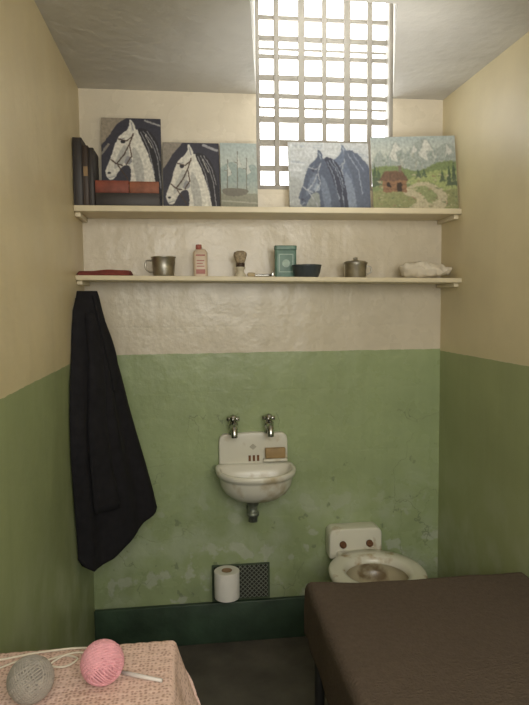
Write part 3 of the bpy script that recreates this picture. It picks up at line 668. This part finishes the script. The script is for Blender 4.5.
drop=.17; rad=.030
def drape(s,lo,hi,rad=rad):
    """arc-length coordinate across the bed -> (pos, depth below top)"""
    q=math.pi/2*rad
    if s<lo+rad:
        a_=lo+rad-s
        if a_<q: th=a_/rad; return lo+rad-rad*math.sin(th), rad-rad*math.cos(th)
        return lo, rad+(a_-q)
    if s>hi-rad:
        a_=s-(hi-rad)
        if a_<q: th=a_/rad; return hi-rad+rad*math.sin(th), rad-rad*math.cos(th)
        return hi, rad+(a_-q)
    return s,0
sx0,sx1=bx0-drop,bx1+.02; sy0,sy1=by0,by1+drop
for j in range(NY+1):
    for i in range(NX+1):
        s=sx0+(sx1-sx0)*i/NX; t=sy0+(sy1-sy0)*j/NY
        x,d1=drape(s,bx0,bx1+.5); y,d2=drape(t,by0-.5,by1)
        n1=noise.noise(Vector((x*3,y*3,1)))*.009+noise.noise(Vector((x*10,y*7,3)))*.003
        side=noise.noise(Vector((y*7,x*7,9)))*.014
        z=bz-max(d1,d2)+(n1 if max(d1,d2)<.01 else n1*.4)+.012*math.exp(-((x-bx0)/.10)**2-((y-by1)/.16)**2)
        if d1>rad: x-=abs(side)*.9*min(1,d1*10)
        if d2>rad: y+=abs(side)*.9*min(1,d2*10)
        V.append((min(x,W-.003),y,z))
for j in range(NY):
    for i in range(NX):
        a_=j*(NX+1)+i; Fc.append((a_,a_+1,a_+NX+2,a_+NX+1))
o=mk('blanket',V,Fc,m_blank,smooth=True); md=o.modifiers.new('thick','SOLIDIFY'); md.thickness=.006; md.offset=-1
top(o,'coarse brown-grey wool blanket spread over the cot','blanket')

# ---------------------------------------------------------------- table, crocheted cloth, yarn
tx0,tx1,ty0,ty1,tz=.012,.370,-1.95,-1.332,.752
e=empty('side_table',((tx0+tx1)/2,(ty0+ty1)/2,0),'small wooden table under a crocheted cloth','table')
m_tw=mat('old_brown_wood',(.10,.06,.035),.6,var=.2,scale=8)
box('table_top',tx0,tx1,ty0,ty1,tz-.025,tz-.003,m_tw,e,bevel=.002)
V,Fc=merge([boxvf(tx0+.03,tx1-.03,ty0+.03,ty0+.05,tz-.10,tz-.025),boxvf(tx0+.03,tx1-.03,ty1-.05,ty1-.03,tz-.10,tz-.025),boxvf(tx0+.03,tx0+.05,ty0+.05,ty1-.05,tz-.10,tz-.025),boxvf(tx1-.05,tx1-.03,ty0+.05,ty1-.05,tz-.10,tz-.025)]); mk('apron',V,Fc,m_tw,e)
for x in (tx0+.04,tx1-.04):
    for y in (ty0+.04,ty1-.04):
        v,fc=boxvf(x-.018,x+.018,y-.018,y+.018,0,tz-.025); v=[((vx-x)*(.7 if vz<.1 else 1)+x,(vy-y)*(.7 if vz<.1 else 1)+y,vz) for vx,vy,vz in v]; mk('leg',v,fc,m_tw,e,bevel=.002)
m_cro,nt,b=newmat('pale_pink_crochet'); b.inputs['Roughness'].default_value=.95; b.inputs['Specular IOR Level'].default_value=.1
g=nt.nodes.new('ShaderNodeNewGeometry'); vo=nt.nodes.new('ShaderNodeTexVoronoi'); vo.inputs['Scale'].default_value=125; vo.inputs['Randomness'].default_value=.5
nt.links.new(g.outputs['Position'],vo.inputs['Vector'])
r=nt.nodes.new('ShaderNodeValToRGB'); r.color_ramp.elements[0].position=.18; r.color_ramp.elements[1].position=.48; r.color_ramp.elements[0].color=(.46,.30,.25,1); r.color_ramp.elements[1].color=(.74,.54,.47,1)
nt.links.new(vo.outputs['Distance'],r.inputs['Fac']); nt.links.new(r.outputs['Color'],b.inputs['Base Color'])
bp=nt.nodes.new('ShaderNodeBump'); bp.inputs['Strength'].default_value=.5; bp.inputs['Distance'].default_value=.003; nt.links.new(vo.outputs['Distance'],bp.inputs['Height']); nt.links.new(bp.outputs['Normal'],b.inputs['Normal'])
NX,NY=110,150; V=[];Fc=[]; rd=.007; dr=.16
for j in range(NY+1):
    for i in range(NX+1):
        s=.006+(tx1+dr-.006)*i/NX; t=ty0+(ty1+dr-ty0)*j/NY
        x,d1=drape(s,-1,tx1+.003,rd); y,d2=drape(t,-9,ty1+.003,rd)
        hang=max(d1,d2); z=tz-hang+(.0018*abs(math.sin(s*110))*abs(math.sin(t*110)) if hang<.002 else 0)
        if d1>rd: x+=(d1*.30)+.005*math.sin(t*45)*min(1,d1*15)
        if d2>rd: y+=(d2*.08)+.004*math.sin(s*45)*min(1,d2*15)
        if d1>dr*.9 or d2>dr*.9: z+=.006*abs(math.sin((t if d1>d2 else s)*90))
        V.append((x,y,z))
for j in range(NY):
    for i in range(NX):
        a_=j*(NX+1)+i; Fc.append((a_,a_+1,a_+NX+2,a_+NX+1))
o=mk('crocheted_cloth',V,Fc,m_cro,smooth=True); md=o.modifiers.new('thick','SOLIDIFY'); md.thickness=.002; md.offset=-1
top(o,'pale pink crocheted cloth draped over the table','tablecloth')
def yarn(c,r,mt,label,seed):
    rg=random.Random(seed); prt=[lathevf([(r*.93*math.sin(math.pi*k/14)+.0001,-r*.93*math.cos(math.pi*k/14)) for k in range(15)],c,24)]
    for g_ in range(9):
        ax=Vector((rg.gauss(0,1),rg.gauss(0,1),rg.gauss(0,1))).normalized(); u=ax.orthogonal().normalized(); v=ax.cross(u)
        for k in range(9):
            off=(k-4)*.0062*r/.045; rr=math.sqrt(max(0,(r*.965+g_*.0003)**2-off**2))
            tilt=rg.uniform(-.04,.04)
            prt.append(tubevf([Vector(c)+ax*(off+tilt*rr*math.cos(2*math.pi*i/36))+(u*math.cos(2*math.pi*i/36)+v*math.sin(2*math.pi*i/36))*rr for i in range(36)],.0019,5,closed=True))
    V,Fc=merge(prt); o=mk('yarn_ball',V,Fc,mt,smooth=True); top(o,label,'yarn'); return o
m_pink=mat('pink_yarn',(.72,.35,.40),.95,var=.10,scale=80); m_gry=mat('grey_yarn',(.32,.29,.255),.95,var=.12,scale=80); m_wyarn=mat('white_yarn',(.72,.66,.56),.95)
yarn((.241,-1.470,tz+.043),.038,m_pink,'ball of pink yarn resting on crocheted cloth',1)
yarn((.119,-1.505,tz+.042),.038,m_gry,'ball of grey yarn resting on crocheted cloth',2)
V,Fc=tubevf([(.275,-1.450,tz+.0078),(.30,-1.462,tz+.0078),(.352,-1.487,tz+.0078)],[.0042,.0042,.0035],10); o=mk('crochet_hook',V,Fc,mat('ivory_plastic',(.62,.58,.55),.35),smooth=True); top(o,'pale crochet hook lying beside pink yarn','crochet hook')
q_=tz+.0055
prt=[tubevf(smoothpts([(.012,-1.37,q_),(.05,-1.362,q_),(.09,-1.352,q_),(.13,-1.347,q_),(.17,-1.345,q_),(.205,-1.352,q_),(.212,-1.375,q_),(.20,-1.40,q_),(.21,-1.425,q_+.004)],8),.0022,6),
 tubevf(smoothpts([(.03,-1.40,q_),(.07,-1.375,q_),(.11,-1.385,q_),(.15,-1.37,q_),(.18,-1.385,q_),(.16,-1.41,q_),(.13,-1.40,q_),(.155,-1.375,q_+.004),(.19,-1.372,q_+.004),(.225,-1.40,q_)],8),.0020,6)]
V,Fc=merge(prt); o=mk('yarn_strand',V,Fc,m_wyarn,smooth=True); top(o,'loose looping strand of white yarn on the cloth','yarn')

# ---------------------------------------------------------------- light
w=bpy.data.worlds.new('world'); sc.world=w; w.use_nodes=True
bg=w.node_tree.nodes['Background']; bg.inputs[0].default_value=(1.0,.96,.88,1); bg.inputs[1].default_value=.36
def area(name,loc,rot,sx_,sy_,e_,c):
    l=bpy.data.lights.new(name,'AREA'); l.shape='RECTANGLE'; l.size=sx_; l.size_y=sy_; l.energy=e_; l.color=c
    o=bpy.data.objects.new(name,l); o.location=loc; o.rotation_euler=rot; col.objects.link(o)
area('corridor_daylight',(.76,-3.3,1.9),(math.radians(92),0,0),1.3,1.1,35,(1,.96,.87))
# unseen light added in the recess, bleaching the bar tops to imitate glare
area('light_well_lamp',(.98,-.26,2.618),(math.radians(80),0,0),.42,.03,1.6,(1,.98,.94))
# unseen spot added to imitate glare spreading over the ceiling round the grid
l=bpy.data.lights.new('bounced_skylight','SPOT'); l.energy=20; l.spot_size=math.radians(105); l.spot_blend=1; l.shadow_soft_size=.15; l.color=(1,.98,.95)
o=bpy.data.objects.new('bounced_skylight',l); o.location=(.95,-.95,1.75); o.rotation_euler=(Vector((.98,-.35,2.40))-Vector(o.location)).to_track_quat('-Z','Y').to_euler(); col.objects.link(o)
